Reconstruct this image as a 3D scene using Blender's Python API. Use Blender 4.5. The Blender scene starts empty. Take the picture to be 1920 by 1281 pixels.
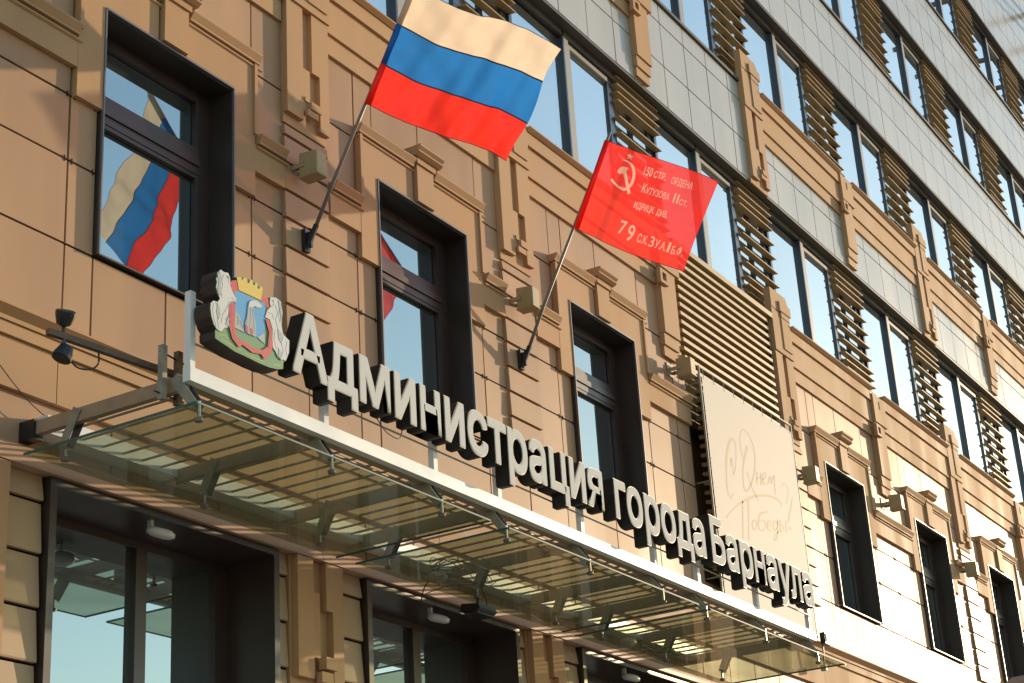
import bpy, bmesh, math, random
from mathutils import Matrix, Vector
random.seed(7)
sc = bpy.context.scene
C = bpy.context.collection
Z0 = 1.6                                   # eye height: local heights below are measured from the eye

# ---------------------------------------------------------------- camera, sky, sun, exposure
cam_d = bpy.data.cameras.new('camera'); cam = bpy.data.objects.new('camera', cam_d); C.objects.link(cam)
rot = Matrix(((0.52430789, -0.29608008, -0.79839703),
              (-0.84944406, -0.2474256, -0.46607442),
              (-0.05954847, 0.92256009, -0.38123072)))
cam.matrix_world = Matrix.Translation((0, -8, Z0)) @ rot.to_4x4()
cam_d.sensor_width = 36; cam_d.lens = 3325.9154/1920*36
cam_d.clip_start = 0.1; cam_d.clip_end = 5000
sc.camera = cam
SUN = Vector((3.2, -1.0, 0.68)).normalized()
elev = math.asin(SUN.z); az = math.atan2(SUN.x, SUN.y)
w = bpy.data.worlds.new('World'); sc.world = w; w.use_nodes = True
nt = w.node_tree; nt.nodes.clear()
wo = nt.nodes.new('ShaderNodeOutputWorld'); bg = nt.nodes.new('ShaderNodeBackground'); sky = nt.nodes.new('ShaderNodeTexSky')
sky.sky_type = 'NISHITA'; sky.sun_disc = False; sky.sun_elevation = elev; sky.sun_rotation = az
sky.altitude = 200; sky.air_density = 1.5; sky.dust_density = 0.28; sky.ozone_density = 2.0
bg.inputs[1].default_value = 0.15
nt.links.new(sky.outputs[0], bg.inputs[0]); nt.links.new(bg.outputs[0], wo.inputs[0])
sd = bpy.data.lights.new('sun', 'SUN'); sun = bpy.data.objects.new('sun', sd); C.objects.link(sun)
sd.energy = 2.8; sd.angle = math.radians(0.5); sd.color = (1.0, 0.76, 0.50)
sun.rotation_euler = SUN.to_track_quat('Z', 'Y').to_euler(); sun.location = (40, -20, 30)
sc.view_settings.view_transform = 'Standard'; sc.view_settings.look = 'None'
sc.view_settings.gamma = 1; sc.view_settings.use_curve_mapping = False
sc.view_settings.exposure = 0.95
sc.cycles.max_bounces = 8; sc.cycles.transparent_max_bounces = 16

# ---------------------------------------------------------------- materials
def mat(name, col, rough=0.5, spec=0.5, metal=0.0, var=0.0, vscale=3.0, bump=0.0, bscale=60, ior=None, streak=False, rnd=0.0):
    m = bpy.data.materials.new(name); m.use_nodes = True; t = m.node_tree; b = t.nodes['Principled BSDF']
    b.inputs['Base Color'].default_value = (*col, 1); b.inputs['Roughness'].default_value = rough
    b.inputs['Metallic'].default_value = metal
    b.inputs['Specular IOR Level'].default_value = spec
    if ior: b.inputs['IOR'].default_value = ior
    L = t.links.new
    if var or rnd:
        tc = t.nodes.new('ShaderNodeTexCoord'); mp = t.nodes.new('ShaderNodeMapping')
        mp.inputs['Scale'].default_value = (1, 1, 0.18) if streak else (1, 1, 1)
        n = t.nodes.new('ShaderNodeTexNoise'); n.inputs['Scale'].default_value = vscale; n.inputs['Detail'].default_value = 6
        g = t.nodes.new('ShaderNodeNewGeometry')
        L(g.outputs['Position'], mp.inputs[0]); L(mp.outputs[0], n.inputs[0])
        mr = t.nodes.new('ShaderNodeMapRange'); mr.inputs['From Min'].default_value = .3; mr.inputs['From Max'].default_value = .7
        mr.inputs['To Min'].default_value = 1-var; mr.inputs['To Max'].default_value = 1+var
        L(n.outputs[0], mr.inputs[0])
        oi = t.nodes.new('ShaderNodeObjectInfo')
        m2 = t.nodes.new('ShaderNodeMapRange'); m2.inputs['To Min'].default_value = 1-rnd; m2.inputs['To Max'].default_value = 1+rnd
        L(oi.outputs['Random'], m2.inputs[0])
        mu = t.nodes.new('ShaderNodeMath'); mu.operation = 'MULTIPLY'; L(mr.outputs[0], mu.inputs[0]); L(m2.outputs[0], mu.inputs[1])
        vm = t.nodes.new('ShaderNodeVectorMath'); vm.operation = 'SCALE'; vm.inputs[0].default_value = col
        L(mu.outputs[0], vm.inputs['Scale']); L(vm.outputs[0], b.inputs['Base Color'])
        m3 = t.nodes.new('ShaderNodeMapRange'); m3.inputs['From Min'].default_value = .3; m3.inputs['From Max'].default_value = .7
        m3.inputs['To Min'].default_value = rough*0.85; m3.inputs['To Max'].default_value = min(1, rough*1.15)
        L(n.outputs[0], m3.inputs[0]); L(m3.outputs[0], b.inputs['Roughness'])
    if bump:
        g = t.nodes.new('ShaderNodeNewGeometry'); n = t.nodes.new('ShaderNodeTexNoise'); n.inputs['Scale'].default_value = bscale
        n.inputs['Detail'].default_value = 3
        bp = t.nodes.new('ShaderNodeBump'); bp.inputs['Strength'].default_value = bump; bp.inputs['Distance'].default_value = 0.004
        L(g.outputs['Position'], n.inputs[0]); L(n.outputs[0], bp.inputs['Height']); L(bp.outputs[0], b.inputs['Normal'])
    return m
M = {
 'panel': mat('beige_cladding', (.415, .255, .158), .48, .10, var=.13, vscale=1.5, bump=.015, bscale=220, streak=True, rnd=.08),
 'panel_up': mat('pale_cladding', (.45, .43, .40), .27, .36, var=.07, vscale=.9, bump=.02, bscale=220, streak=True, rnd=.03),
 'trim': mat('tan_trim', (.44, .262, .14), .72, .2, var=.11, vscale=1.6, streak=True, bump=.03, bscale=160, rnd=.03),
 'block': mat('rustic_block', (.37, .25, .145), .5, .4, var=.08, vscale=1.5, streak=True, rnd=.05),
 'slat': mat('slat_metal', (.36, .24, .105), .5, .4, var=.06, vscale=3),
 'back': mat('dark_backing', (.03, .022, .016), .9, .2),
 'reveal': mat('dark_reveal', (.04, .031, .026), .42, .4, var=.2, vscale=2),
 'frame': mat('brown_frame', (.045, .028, .024), .35, .5, var=.1),
 'edge': mat('reveal_edge', (.13, .12, .13), .4, .6),
 'glass': mat('window_glass', (.36, .42, .43), .015, .5, metal=.92),
 'glass_up': mat('upper_window_glass', (.52, .58, .60), .02, .5, metal=.92, var=.03, vscale=.8, rnd=.07, bump=.03, bscale=1.6),
 'mull_light': mat('light_mullion', (.34, .31, .27), .4, .5),
 'mull_dark': mat('dark_mullion', (.05, .06, .085), .25, .6),
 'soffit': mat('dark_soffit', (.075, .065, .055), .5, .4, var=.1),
 'white': mat('white_steel', (.70, .71, .71), .36, .5, var=.05, vscale=4),
 'steel': mat('stainless', (.55, .53, .5), .22, .5, metal=1.0),
 'rust': mat('rusty_tube', (.12, .075, .05), .6, .4, var=.3, vscale=20),
 'grey_steel': mat('grey_steel', (.26, .24, .19), .5, .5, var=.2, vscale=12),
 'bar': mat('brown_bar', (.32, .23, .16), .45, .5, var=.1, vscale=8),
 'black': mat('black_plastic', (.015, .015, .017), .35, .5),
 'letter_side': mat('letter_return', (.012, .011, .010), .5, .4),
 'letter_face': mat('letter_face', (.57, .57, .56), .8, .1),
 'letter_rim': mat('letter_rim', (.50, .40, .25), .4, .5),
 'lamp_box': mat('lamp_box_paint', (.34, .27, .14), .5, .4, var=.06, vscale=5),
 'lamp_white': mat('lamp_white', (.55, .54, .52), .3, .5),
 'pole': mat('pole_steel', (.16, .13, .12), .4, .5, var=.15, vscale=8),
 'cable': mat('cable', (.03, .025, .02), .6, .3),
 'gold': mat('gold_print', (.53, .42, .28), .65, .15),
 'ground': mat('paving', (.36, .33, .29), .85, .3, var=.15, vscale=2),
 'glass_rim': mat('glass_rim', (.16, .20, .17), .6, .2),
 'asphalt': mat('asphalt', (.14, .135, .125), .9, .3, var=.2, vscale=1.5),
 'e_white': mat('emblem_white', (.56, .56, .54), .35), 'e_grey': mat('emblem_grey', (.36, .38, .36), .35),
 'e_line': mat('emblem_line', (.25, .25, .24), .4), 'e_blue': mat('emblem_blue', (.11, .33, .60), .3),
 'e_green': mat('emblem_green', (.14, .27, .10), .35), 'e_red': mat('emblem_red', (.55, .07, .05), .35),
 'e_yellow': mat('emblem_yellow', (.66, .46, .06), .35), 'e_side': mat('emblem_return', (.03, .018, .014), .5, .4),
}
def cloth(name, col, trans=0.55, clear=0.0, ccol=(1, 1, 1)):
    m = bpy.data.materials.new(name); m.use_nodes = True; t = m.node_tree; t.nodes.clear()
    o = t.nodes.new('ShaderNodeOutputMaterial'); d = t.nodes.new('ShaderNodeBsdfDiffuse'); tr = t.nodes.new('ShaderNodeBsdfTranslucent')
    gl = t.nodes.new('ShaderNodeBsdfGlossy'); gl.inputs['Roughness'].default_value = .45
    mx = t.nodes.new('ShaderNodeMixShader'); mx.inputs[0].default_value = trans
    m2 = t.nodes.new('ShaderNodeMixShader'); m2.inputs[0].default_value = .035
    g = t.nodes.new('ShaderNodeNewGeometry'); n = t.nodes.new('ShaderNodeTexNoise'); n.inputs['Scale'].default_value = 9; n.inputs['Detail'].default_value = 5
    mr = t.nodes.new('ShaderNodeMapRange'); mr.inputs['To Min'].default_value = .88; mr.inputs['To Max'].default_value = 1.1
    vm = t.nodes.new('ShaderNodeVectorMath'); vm.operation = 'SCALE'; vm.inputs[0].default_value = col
    L = t.links.new
    L(g.outputs['Position'], n.inputs[0]); L(n.outputs[0], mr.inputs[0]); L(mr.outputs[0], vm.inputs['Scale'])
    L(vm.outputs[0], d.inputs[0]); L(vm.outputs[0], tr.inputs[0])
    L(d.outputs[0], mx.inputs[1]); L(tr.outputs[0], mx.inputs[2]); L(mx.outputs[0], m2.inputs[1]); L(gl.outputs[0], m2.inputs[2]); L(m2.outputs[0], o.inputs[0])
    if clear:
        cb = t.nodes.new('ShaderNodeBsdfTransparent'); cb.inputs[0].default_value = (*ccol, 1); m4 = t.nodes.new('ShaderNodeMixShader'); m4.inputs[0].default_value = clear
        L(m2.outputs[0], m4.inputs[1]); L(cb.outputs[0], m4.inputs[2]); L(m4.outputs[0], o.inputs[0])
    return m
M['f_white'] = cloth('white_silk', (.80, .66, .52)); M['f_blue'] = cloth('blue_silk', (.02, .20, .62)); M['f_red'] = cloth('red_silk', (.95, .035, .018))
M['f_banner'] = cloth('victory_red_silk', (.92, .04, .03), .6, .22, (1, .35, .3)); M['f_print'] = cloth('flag_print', (.78, .44, .38), .5)
M['sheet'] = mat('banner_vinyl', (.60, .54, .48), .65, .15)
def glass_mat():
    m = bpy.data.materials.new('canopy_glass'); m.use_nodes = True; t = m.node_tree; t.nodes.clear()
    o = t.nodes.new('ShaderNodeOutputMaterial'); tp = t.nodes.new('ShaderNodeBsdfTransparent'); tp.inputs[0].default_value = (.63, .68, .50, 1)
    gl = t.nodes.new('ShaderNodeBsdfGlossy'); gl.inputs['Roughness'].default_value = .02
    d = t.nodes.new('ShaderNodeBsdfDiffuse'); d.inputs[0].default_value = (.40, .43, .28, 1)
    lw = t.nodes.new('ShaderNodeLayerWeight'); pw = t.nodes.new('ShaderNodeMath'); pw.operation = 'POWER'; pw.inputs[1].default_value = 5
    fr = t.nodes.new('ShaderNodeMath'); fr.operation = 'MULTIPLY_ADD'; fr.inputs[1].default_value = .9; fr.inputs[2].default_value = .045
    t.links.new(lw.outputs['Facing'], pw.inputs[0]); t.links.new(pw.outputs[0], fr.inputs[0])
    g = t.nodes.new('ShaderNodeNewGeometry'); n = t.nodes.new('ShaderNodeTexNoise'); n.inputs['Scale'].default_value = 2.5; n.inputs['Detail'].default_value = 6
    mr = t.nodes.new('ShaderNodeMapRange'); mr.inputs['From Min'].default_value = .35; mr.inputs['From Max'].default_value = .75
    mr.inputs['To Min'].default_value = .24; mr.inputs['To Max'].default_value = .42
    a = t.nodes.new('ShaderNodeMixShader'); b = t.nodes.new('ShaderNodeMixShader'); L = t.links.new
    L(g.outputs['Position'], n.inputs[0]); L(n.outputs[0], mr.inputs[0]); L(mr.outputs[0], a.inputs[0])
    L(tp.outputs[0], a.inputs[1]); L(d.outputs[0], a.inputs[2])
    L(fr.outputs[0], b.inputs[0]); L(a.outputs[0], b.inputs[1]); L(gl.outputs[0], b.inputs[2]); L(b.outputs[0], o.inputs[0])
    return m
M['cglass'] = glass_mat()
M['cglass_edge'] = mat('glass_edge', (.03, .10, .09), .2, .6)

# ---------------------------------------------------------------- helpers
# local frame: x along the facade, d = distance out from the wall, z above the eye
class MB:
    def __init__(s, k=1.0): s.v = []; s.f = []; s.k = k
    def add(s, v, f):
        n = len(s.v); s.v += [tuple(p) for p in v]; s.f += [tuple(i+n for i in q) for q in f]; return s
    def bx(s, x0, x1, d0, d1, z0, z1, tilt=(0, 0)):
        d0, d1 = d0*s.k, d1*s.k
        xc, zc = (x0+x1)/2, (z0+z1)/2
        v = []
        for d in (d0, d1):
            for x, z in ((x0, z0), (x1, z0), (x1, z1), (x0, z1)):
                v.append((x, -(d+tilt[0]*(x-xc)+tilt[1]*(z-zc)), z))
        return s.add(v, [(0, 1, 2, 3), (7, 6, 5, 4), (0, 4, 5, 1), (1, 5, 6, 2), (2, 6, 7, 3), (3, 7, 4, 0)])
    def prof(s, x0, x1, pts):                        # profile in (d,z), extruded along x
        n = len(pts); v = [(x0, -d, z) for d, z in pts]+[(x1, -d, z) for d, z in pts]
        f = [tuple(range(n)), tuple(range(2*n-1, n-1, -1))]+[(i, i+n, (i+1) % n+n, (i+1) % n) for i in range(n)]
        return s.add(v, f)
    def poly(s, pts, d0, d1):                        # outline in (x,z) extruded from d0 to d1
        n = len(pts); v = [(x, -d0, z) for x, z in pts]+[(x, -d1, z) for x, z in pts]
        f = [tuple(range(n)), tuple(range(2*n-1, n-1, -1))]+[(i, i+n, (i+1) % n+n, (i+1) % n) for i in range(n)]
        return s.add(v, f)
    def tube(s, path, r, n=8, cap=True):
        path = [Vector(p) for p in path]; rings = []
        for i, p in enumerate(path):
            t = (path[min(i+1, len(path)-1)]-path[max(i-1, 0)]).normalized()
            a = t.cross(Vector((0, 0, 1)) if abs(t.z) < .95 else Vector((1, 0, 0))).normalized(); b = t.cross(a)
            rr = r[i] if isinstance(r, (list, tuple)) else r
            rings.append([p+rr*(math.cos(2*math.pi*k/n+math.pi/n)*a+math.sin(2*math.pi*k/n+math.pi/n)*b) for k in range(n)])
        v = [q for g in rings for q in g]; f = []
        for i in range(len(rings)-1):
            for k in range(n): f.append((i*n+k, i*n+(k+1) % n, (i+1)*n+(k+1) % n, (i+1)*n+k))
        if cap: f += [tuple(range(n))[::-1], tuple(range(len(rings)*n-n, len(rings)*n))]
        return s.add(v, f)
    def build(s, name, m, parent=None, smooth=False, kind=None):
        loc = Vector(parent['o']) if parent is not None else Vector((0, 0, 0))
        me = bpy.data.meshes.new(name); me.from_pydata([(x-loc.x, y-loc.y, z-loc.z) for x, y, z in s.v], [], s.f)
        me.materials.append(M[m] if isinstance(m, str) else m)
        bm = bmesh.new(); bm.from_mesh(me); bmesh.ops.recalc_face_normals(bm, faces=bm.faces); bm.to_mesh(me); bm.free()
        if smooth:
            for p in me.polygons: p.use_smooth = True
        o = bpy.data.objects.new(name, me); C.objects.link(o)
        o['o'] = tuple(loc)
        if parent is not None: o.parent = parent
        else: o.location = (0, 0, Z0)
        if kind: o['kind'] = kind
        return o
def thing(name, label, cat, o=(0, 0, 0), group=None):
    e = bpy.data.objects.new(name, None); C.objects.link(e); e.empty_display_size = .2
    e['o'] = tuple(float(a) for a in o); e.location = (o[0], o[1], o[2]+Z0); e['label'] = label; e['category'] = cat
    if group: e['group'] = group
    return e
def B(x0, x1, d0, d1, z0, z1): return MB().bx(x0, x1, d0, d1, z0, z1)
rnd = lambda a: random.uniform(-a, a)

# ---------------------------------------------------------------- facade data
XL = [4.68, 8.116, 11.522, 14.933, 18.396, 21.859, 25.409, 28.976, 32.56, 36.14, 39.72, 43.3]   # left edges of the window axes
WW = 1.45
WC = [x+WW/2 for x in XL]
BD = [(XL[i]+WW+XL[i+1])/2 for i in range(len(XL)-1)]      # boundaries between axes
TYPE = ['B', 'A', 'A', 'B', 'A', 'B', 'A', 'B', 'A', 'B', 'A']
BANNER = 4                                                  # this axis holds the grille and banner
ZB, ZT = 5.41, 7.40
SILL = [9.13, 12.76, 16.33, 19.95, 23.6]; SOFF = [11.14, 14.70, 18.25, 21.85]
REC = (17.72, 20.42, 4.95, 9.05)
BX0, BX1 = 5.0, 44.5
WALL = .05                                                  # the flat cladding lies this far behind the trim faces
bld = thing('office_building', 'long beige panelled office building with dark deep windows and louvred upper storeys', 'building', (24, 0, -Z0))

# ---- openings cut into cladding (x0,x1,z0,z1)
openings = []
for i, x in enumerate(XL):
    if i != BANNER: openings.append((x, x+WW, ZB, ZT))
openings.append(REC)
DOORS = [4.32+.0, 7.74, 11.15, 14.60]
DW = 2.31
for x in DOORS: openings.append((x, x+DW, -1.58, 3.69))
def hit(x0, x1, z0, z1, tol=.02):
    return any(x0 < o[1]-tol and x1 > o[0]+tol and z0 < o[3]-tol and z1 > o[2]+tol for o in openings)
def cells(xs, zs):
    """grid cells cut back around the openings"""
    out = []
    ex = sorted(set(xs)); ez = sorted(set(zs))
    for a, b in zip(ex, ex[1:]):
        for c, d in zip(ez, ez[1:]):
            todo = [(a, b, c, d)]
            for o in openings:
                nx = []
                for (x0, x1, z0, z1) in todo:
                    if x0 < o[1]-.01 and x1 > o[0]+.01 and z0 < o[3]-.01 and z1 > o[2]+.01:
                        if x0 < o[0]-.01: nx.append((x0, o[0], z0, z1))
                        if x1 > o[1]+.01: nx.append((o[1], x1, z0, z1))
                        m0, m1 = max(x0, o[0]), min(x1, o[1])
                        if z0 < o[2]-.01: nx.append((m0, m1, z0, o[2]))
                        if z1 > o[3]+.01: nx.append((m0, m1, o[3], z1))
                    else: nx.append((x0, x1, z0, z1))
                todo = nx
            out += [t for t in todo if t[1]-t[0] > .04 and t[3]-t[2] > .04]
    return out
# backing wall behind the cladding, with the openings left free
b = MB()
for (x0, x1, z0, z1) in cells([BX0, 15, 25, 35, BX1], [-1.58, 3.0, 4.0, 9.05]): b.bx(x0, x1, -.30, -.035, z0, z1)
for k, (s, t) in enumerate(zip(SOFF, SILL[1:-1]+[26.5])): b.bx(BX0, BX1, -.449, -.035, s, t)
b.bx(BX0, BX1, -.9, -.45, 9.06, 26.5)
b.build('backing_wall', 'back', bld)

# ---- lower cladding panels
G = .009
xs = [BX0]
for i, x in enumerate(XL): xs += [x-.27, x, x+WW/2+.02, x+WW+.27]
for j, bd in enumerate(BD): xs.append(bd)
xs = sorted(v for v in xs if BX0 <= v <= BX1-8)+[BX1-8]
n = 0
spill = MB()
for (x0, x1, z0, z1) in cells(xs, [4.62, 5.40, 6.045, 6.56, 7.08, 7.72, 8.40]):
    t = (rnd(.0025), rnd(.0025)); z = rnd(.0015)
    if n < 230 and x0 < 29.5:
        MB().bx(x0+G, x1-G, -.02+z, z, z0+G, z1-G, t).build('wall_panel', 'panel', bld); n += 1
    else: spill.bx(x0+G, x1-G, -.02+z, z, z0+G, z1-G, t)
if spill.v: spill.build('wall_panel', 'panel', bld, kind='stuff')
# ---- pale spandrel panels between the upper storeys
n = 0; spill = MB()
rows = [[SOFF[0]+.015, 11.77, 12.42, SILL[1]-.05], [SOFF[1]+.015, 15.35, 15.99, SILL[2]-.05], [SOFF[2]+.015, 18.92, 19.58, SILL[3]-.05], [SOFF[3]+.015, 22.5, 23.15, 23.8, 24.45, 25.1, 25.75, 26.4]]
for k, zs in enumerate(rows):
    for i in range(len(BD)-1):
        a, c = BD[i], BD[i+1]
        if k == 0 and a > 36 or k == 1 and (a < 13 or a > 40) or k == 2 and a < 20 or k == 3 and a < 27: pass
        for j in range(5):
            x0, x1 = a+(c-a)*j/5, a+(c-a)*(j+1)/5
            for z0, z1 in zip(zs, zs[1:]):
                t = (rnd(.003), rnd(.003)); z = rnd(.001)
                near = (12.5+4.2*k) < x0 < (24+5.5*k)
                if near and n < 290:
                    MB().bx(x0+G, x1-G, -.02+z, z, z0+G, z1-G, t).build('spandrel_panel', 'panel_up', bld); n += 1
                else: spill.bx(x0+G, x1-G, -.02+z, z, z0+G, z1-G, t)
spill.build('spandrel_panel', 'panel_up', bld, kind='stuff')
# panel fixing clips at the joints: too small to pick apart
cl = MB()
for x in xs:
    for z in (6.045, 6.56, 7.08):
        if not hit(x-.02, x+.02, z-.02, z+.02) and x < 31:
            for dx in (-.035, .035): cl.bx(x+dx-.004, x+dx+.004, .001, .006, z-.022, z+.022)
cl.build('panel_clip', 'back', bld, kind='stuff')

# ---- window units on the lower floor
def window(i):
    x0, x1 = XL[i], XL[i]+WW
    fr = MB(); D = -.25; c = .085
    fr.bx(x0+.02, x1-.02, D, D+.06, ZB+.02, ZB+c).bx(x0+.02, x1-.02, D, D+.06, ZT-c, ZT-.02)
    fr.bx(x0+.02, x0+c, D, D+.06, ZB+c, ZT-c).bx(x1-.16, x1-.02, D, D+.06, ZB+c, ZT-c)
    f = fr.build('window', 'frame', bld)
    MB().bx(x0+c, x1-.16, D, D+.075, 6.63, 6.83).bx(x0+c, x1-.16, D+.075, D+.09, 6.70, 6.76).build('transom', 'frame', f)
    for z0, z1 in ((ZB+c, 6.63), (6.83, ZT-c)):
        B(x0+c-.01, x1-.15, D+.018, D+.024, z0-.01, z1+.01).build('pane', 'glass', f)
        g = MB(); a, e = x0+c, x1-.16; s = .035
        g.bx(a, e, D+.03, D+.068, z0, z0+s).bx(a, e, D+.03, D+.068, z1-s, z1).bx(a, a+s, D+.03, D+.068, z0+s, z1-s).bx(e-s, e, D+.03, D+.068, z0+s, z1-s)
        g.build('sash', 'frame', f)
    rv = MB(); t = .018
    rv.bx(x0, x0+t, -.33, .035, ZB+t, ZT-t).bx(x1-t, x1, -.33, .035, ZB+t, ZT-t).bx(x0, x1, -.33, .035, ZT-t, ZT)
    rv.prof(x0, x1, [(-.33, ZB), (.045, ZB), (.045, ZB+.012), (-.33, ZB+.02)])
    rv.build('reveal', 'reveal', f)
    e = MB(); e.bx(x0-.001, x0+.012, .036, .058, ZB, ZT+.01).bx(x1-.012, x1+.001, .036, .058, ZB, ZT+.01).bx(x0+.012, x1-.012, .036, .060, ZT-.004, ZT+.012)
    e.build('edge_trim', 'edge', f)
    B(x0, x1, -.75, -.74, ZB, ZT).build('dark_interior', 'back', f)  # dark sheet behind the panes, its colour standing in for the unlit room
for i in range(len(XL)):
    if i != BANNER and XL[i] < 31: window(i)

# ---- stepped trim round every lower window
def ledge(m, x0, x1, z, d=.05):     # double moulding ledge, top at z
    m.prof(x0, x1, [(.002, z+.035), (d+.062, z+.035), (d+.062, z+.022), (d+.03, z-.028), (d+.03, z-.045), (.002, z-.045)])
    m.prof(x0, x1+.05, [(d, z-.062), (d+.014, z-.062), (d+.014, z-.075), (d, z-.085)])
T = .048
for i in range(len(XL)):
    if XL[i] > 31: continue
    x0, x1, c = XL[i], XL[i]+WW, WC[i]
    if i != BANNER:
        m = MB()
        m.bx(x0-.26, x0-.002, .002, T, 6.55, ZT+.001).bx(x1+.002, x1+.26, .002, T, 6.55, ZT+.001)
        m.bx(x0-.26, c-.16, .002, T, ZT+.001, 7.78).bx(c+.16, x1+.26, .002, T, ZT+.001, 7.78)
        m.bx(x0-.27, x0-.235, T, T+.022, 7.1, 7.77).bx(x1+.235, x1+.27, T, T+.022, 7.1, 7.77)
        m.build('window_surround', 'trim', bld)
        m = MB()
        ledge(m, x0-.29, c-.17, 7.80); ledge(m, c+.17, x1+.29, 7.80)
        m.build('lintel_moulding', 'trim', bld)
        m = MB()
        m.bx(c-.135, c+.135, .002, T+.04, ZT+.02, 7.80)
        m.bx(c-.15, c+.15, .002, T+.06, 7.80, 7.86)
        m.prof(c-.20, c+.20, [(.002, 7.90), (T+.115, 7.90), (T+.115, 7.885), (T+.08, 7.86), (.002, 7.86)])
        m.prof(c-.20, c+.20, [(.002, 7.955), (T+.135, 7.955), (T+.135, 7.935), (T+.10, 7.901), (.002, 7.901)])
        m.build('keystone', 'trim', bld)
for j, bd in enumerate(BD):
    if bd > 31: continue
    l, r = XL[j]+WW+.26, XL[j+1]-.26
    if TYPE[j] == 'A': spans = [(l, bd-.33), (bd+.28, r)]
    else: spans = [(l, r)]
    if j == BANNER-1: spans = [(l, REC[0]-.02)]
    if j == BANNER: spans = [(REC[1]+.06, bd-.33), (bd+.28, r)]; l = REC[1]
    for a, e in spans:
        if e-a < .05: continue
        m = MB(); m.bx(a, e, .002, T-.002, 6.78, 7.02); m.build('band_course', 'trim', bld)
        m = MB(); ledge(m, a+.02, e-.02, 7.07); m.build('band_moulding', 'trim', bld)

# ---- pilasters
def pil_A(x, z, low):
    m = MB(.75); x -= .03
    m.bx(x-.29, x+.29, .002, .034, z+7.42, z+8.62)
    m.bx(x-.29, x-.07, .034, .095, z+7.51, z+8.62)
    m.bx(x-.07, x+.02, .034, .095, z+7.60, z+8.02)
    m.bx(x+.055, x+.29, .034, .095, z+8.03, z+8.62)
    m.bx(x+.16, x+.29, .034, .095, z+7.50, z+8.03)
    m.bx(x-.30, x+.30, .002, .12, z+8.62, z+9.24)
    m.poly([(x-.30, z+9.24), (x+.30, z+9.24), (x+.30, z+9.40), (x+.22, z+9.52), (x-.30, z+9.52)], .002, .0975)
    m.bx(x-.07, x+.29, .13, .165, z+9.24, z+9.38)
    m.bx(x-.02, x+.25, .12, .15, z+9.16, z+9.235)
    m.bx(x-.02, x+.25, .12, .14, z+8.70, z+9.155)
    p = m.build('pilaster', 'trim', bld)
    s = MB(.75); s.bx(x-.015, x+.125, .095, .15, z+7.63, z+7.70).bx(x-.05, x+.095, .095, .135, z+7.56, z+7.62).bx(x-.06, x+.0, .095, .112, z+7.70, z+7.74)
    s.build('square_motif', 'trim', p)
def pil_B(x, z, low):
    m = MB(.85); x -= .05
    m.bx(x-.19, x+.20, .002, .10, z+7.77, z+8.60)
    m.bx(x-.185, x+.185, .002, .075, z+7.62, z+7.768).bx(x-.175, x+.165, .002, .05, z+7.49, z+7.618)
    m.bx(x-.19, x+.30, .002, .125, z+8.60, z+9.04)
    p = m.build('pilaster', 'trim', bld)
    s = MB(.85); a = x-.27
    s.bx(a, a+.2, .10, .155, z+8.36, z+8.40).bx(a, a+.2, .10, .155, z+8.50, z+8.54).bx(a, a+.05, .10, .155, z+8.40, z+8.50).bx(a+.15, a+.2, .10, .155, z+8.40, z+8.50)
    s.build('square_motif', 'trim', p)
    B(x+.02, x+.07, .1064, .108, z+8.84, z+8.96).build('slot', 'back', p)
for j, bd in enumerate(BD):
    if bd > 34: continue
    (pil_A if TYPE[j] == 'A' else pil_B)(bd, 0, True)
    if 16 < bd: (pil_A if TYPE[j] == 'A' else pil_B)(bd, 3.70, False)
    elif bd > 13: pass
# stacked boards under the A pilasters
for j, bd in enumerate(BD):
    if TYPE[j] != 'A' or bd > 31: continue
    x = bd-.03
    z = 7.41
    for h in (.11, .255, .255, .255, .255, .255, .255, .255, .255):
        MB().prof(x-.29, x+.29, [(.0015, z-.02), (.034, z-.02), (.042, z-h+.004), (.0015, z-h+.004)]).build('board', 'panel', bld)
        z -= h

# ---- trim courses at the foot of the louvred storeys
def course(x0, x1, z, l=True):
    m = MB()
    m.bx(x0, x1, .002, .030, z+8.38, z+8.575); m.bx(x0, x1, .002, .055, z+8.577, z+8.925); m.bx(x0, x1, .002, .085, z+8.927, z+9.08)
    o = m.build('stepped_course', 'trim', bld)
    MB().prof(x0, x1, [(-.03, z+9.13), (.14, z+9.13), (.14, z+9.115), (.10, z+9.084), (-.03, z+9.084)]).build('sill_moulding', 'trim', o)
for j in range(len(BD)-1):
    if BD[j] > 33: continue
    a = BD[j]+(.27 if TYPE[j] == 'A' else .25); e = BD[j+1]-(.34 if TYPE[j+1] == 'A' else .25)
    if j == BANNER-1: continue
    course(a, e, 0)
    if j != BANNER-1 and BD[j] > 8: course(a, e, 3.64)
B(BD[BANNER-1]+.2, BD[BANNER]-.33, .002, .09, 9.06, 9.13).build('sill_moulding', 'slat', bld)

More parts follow.
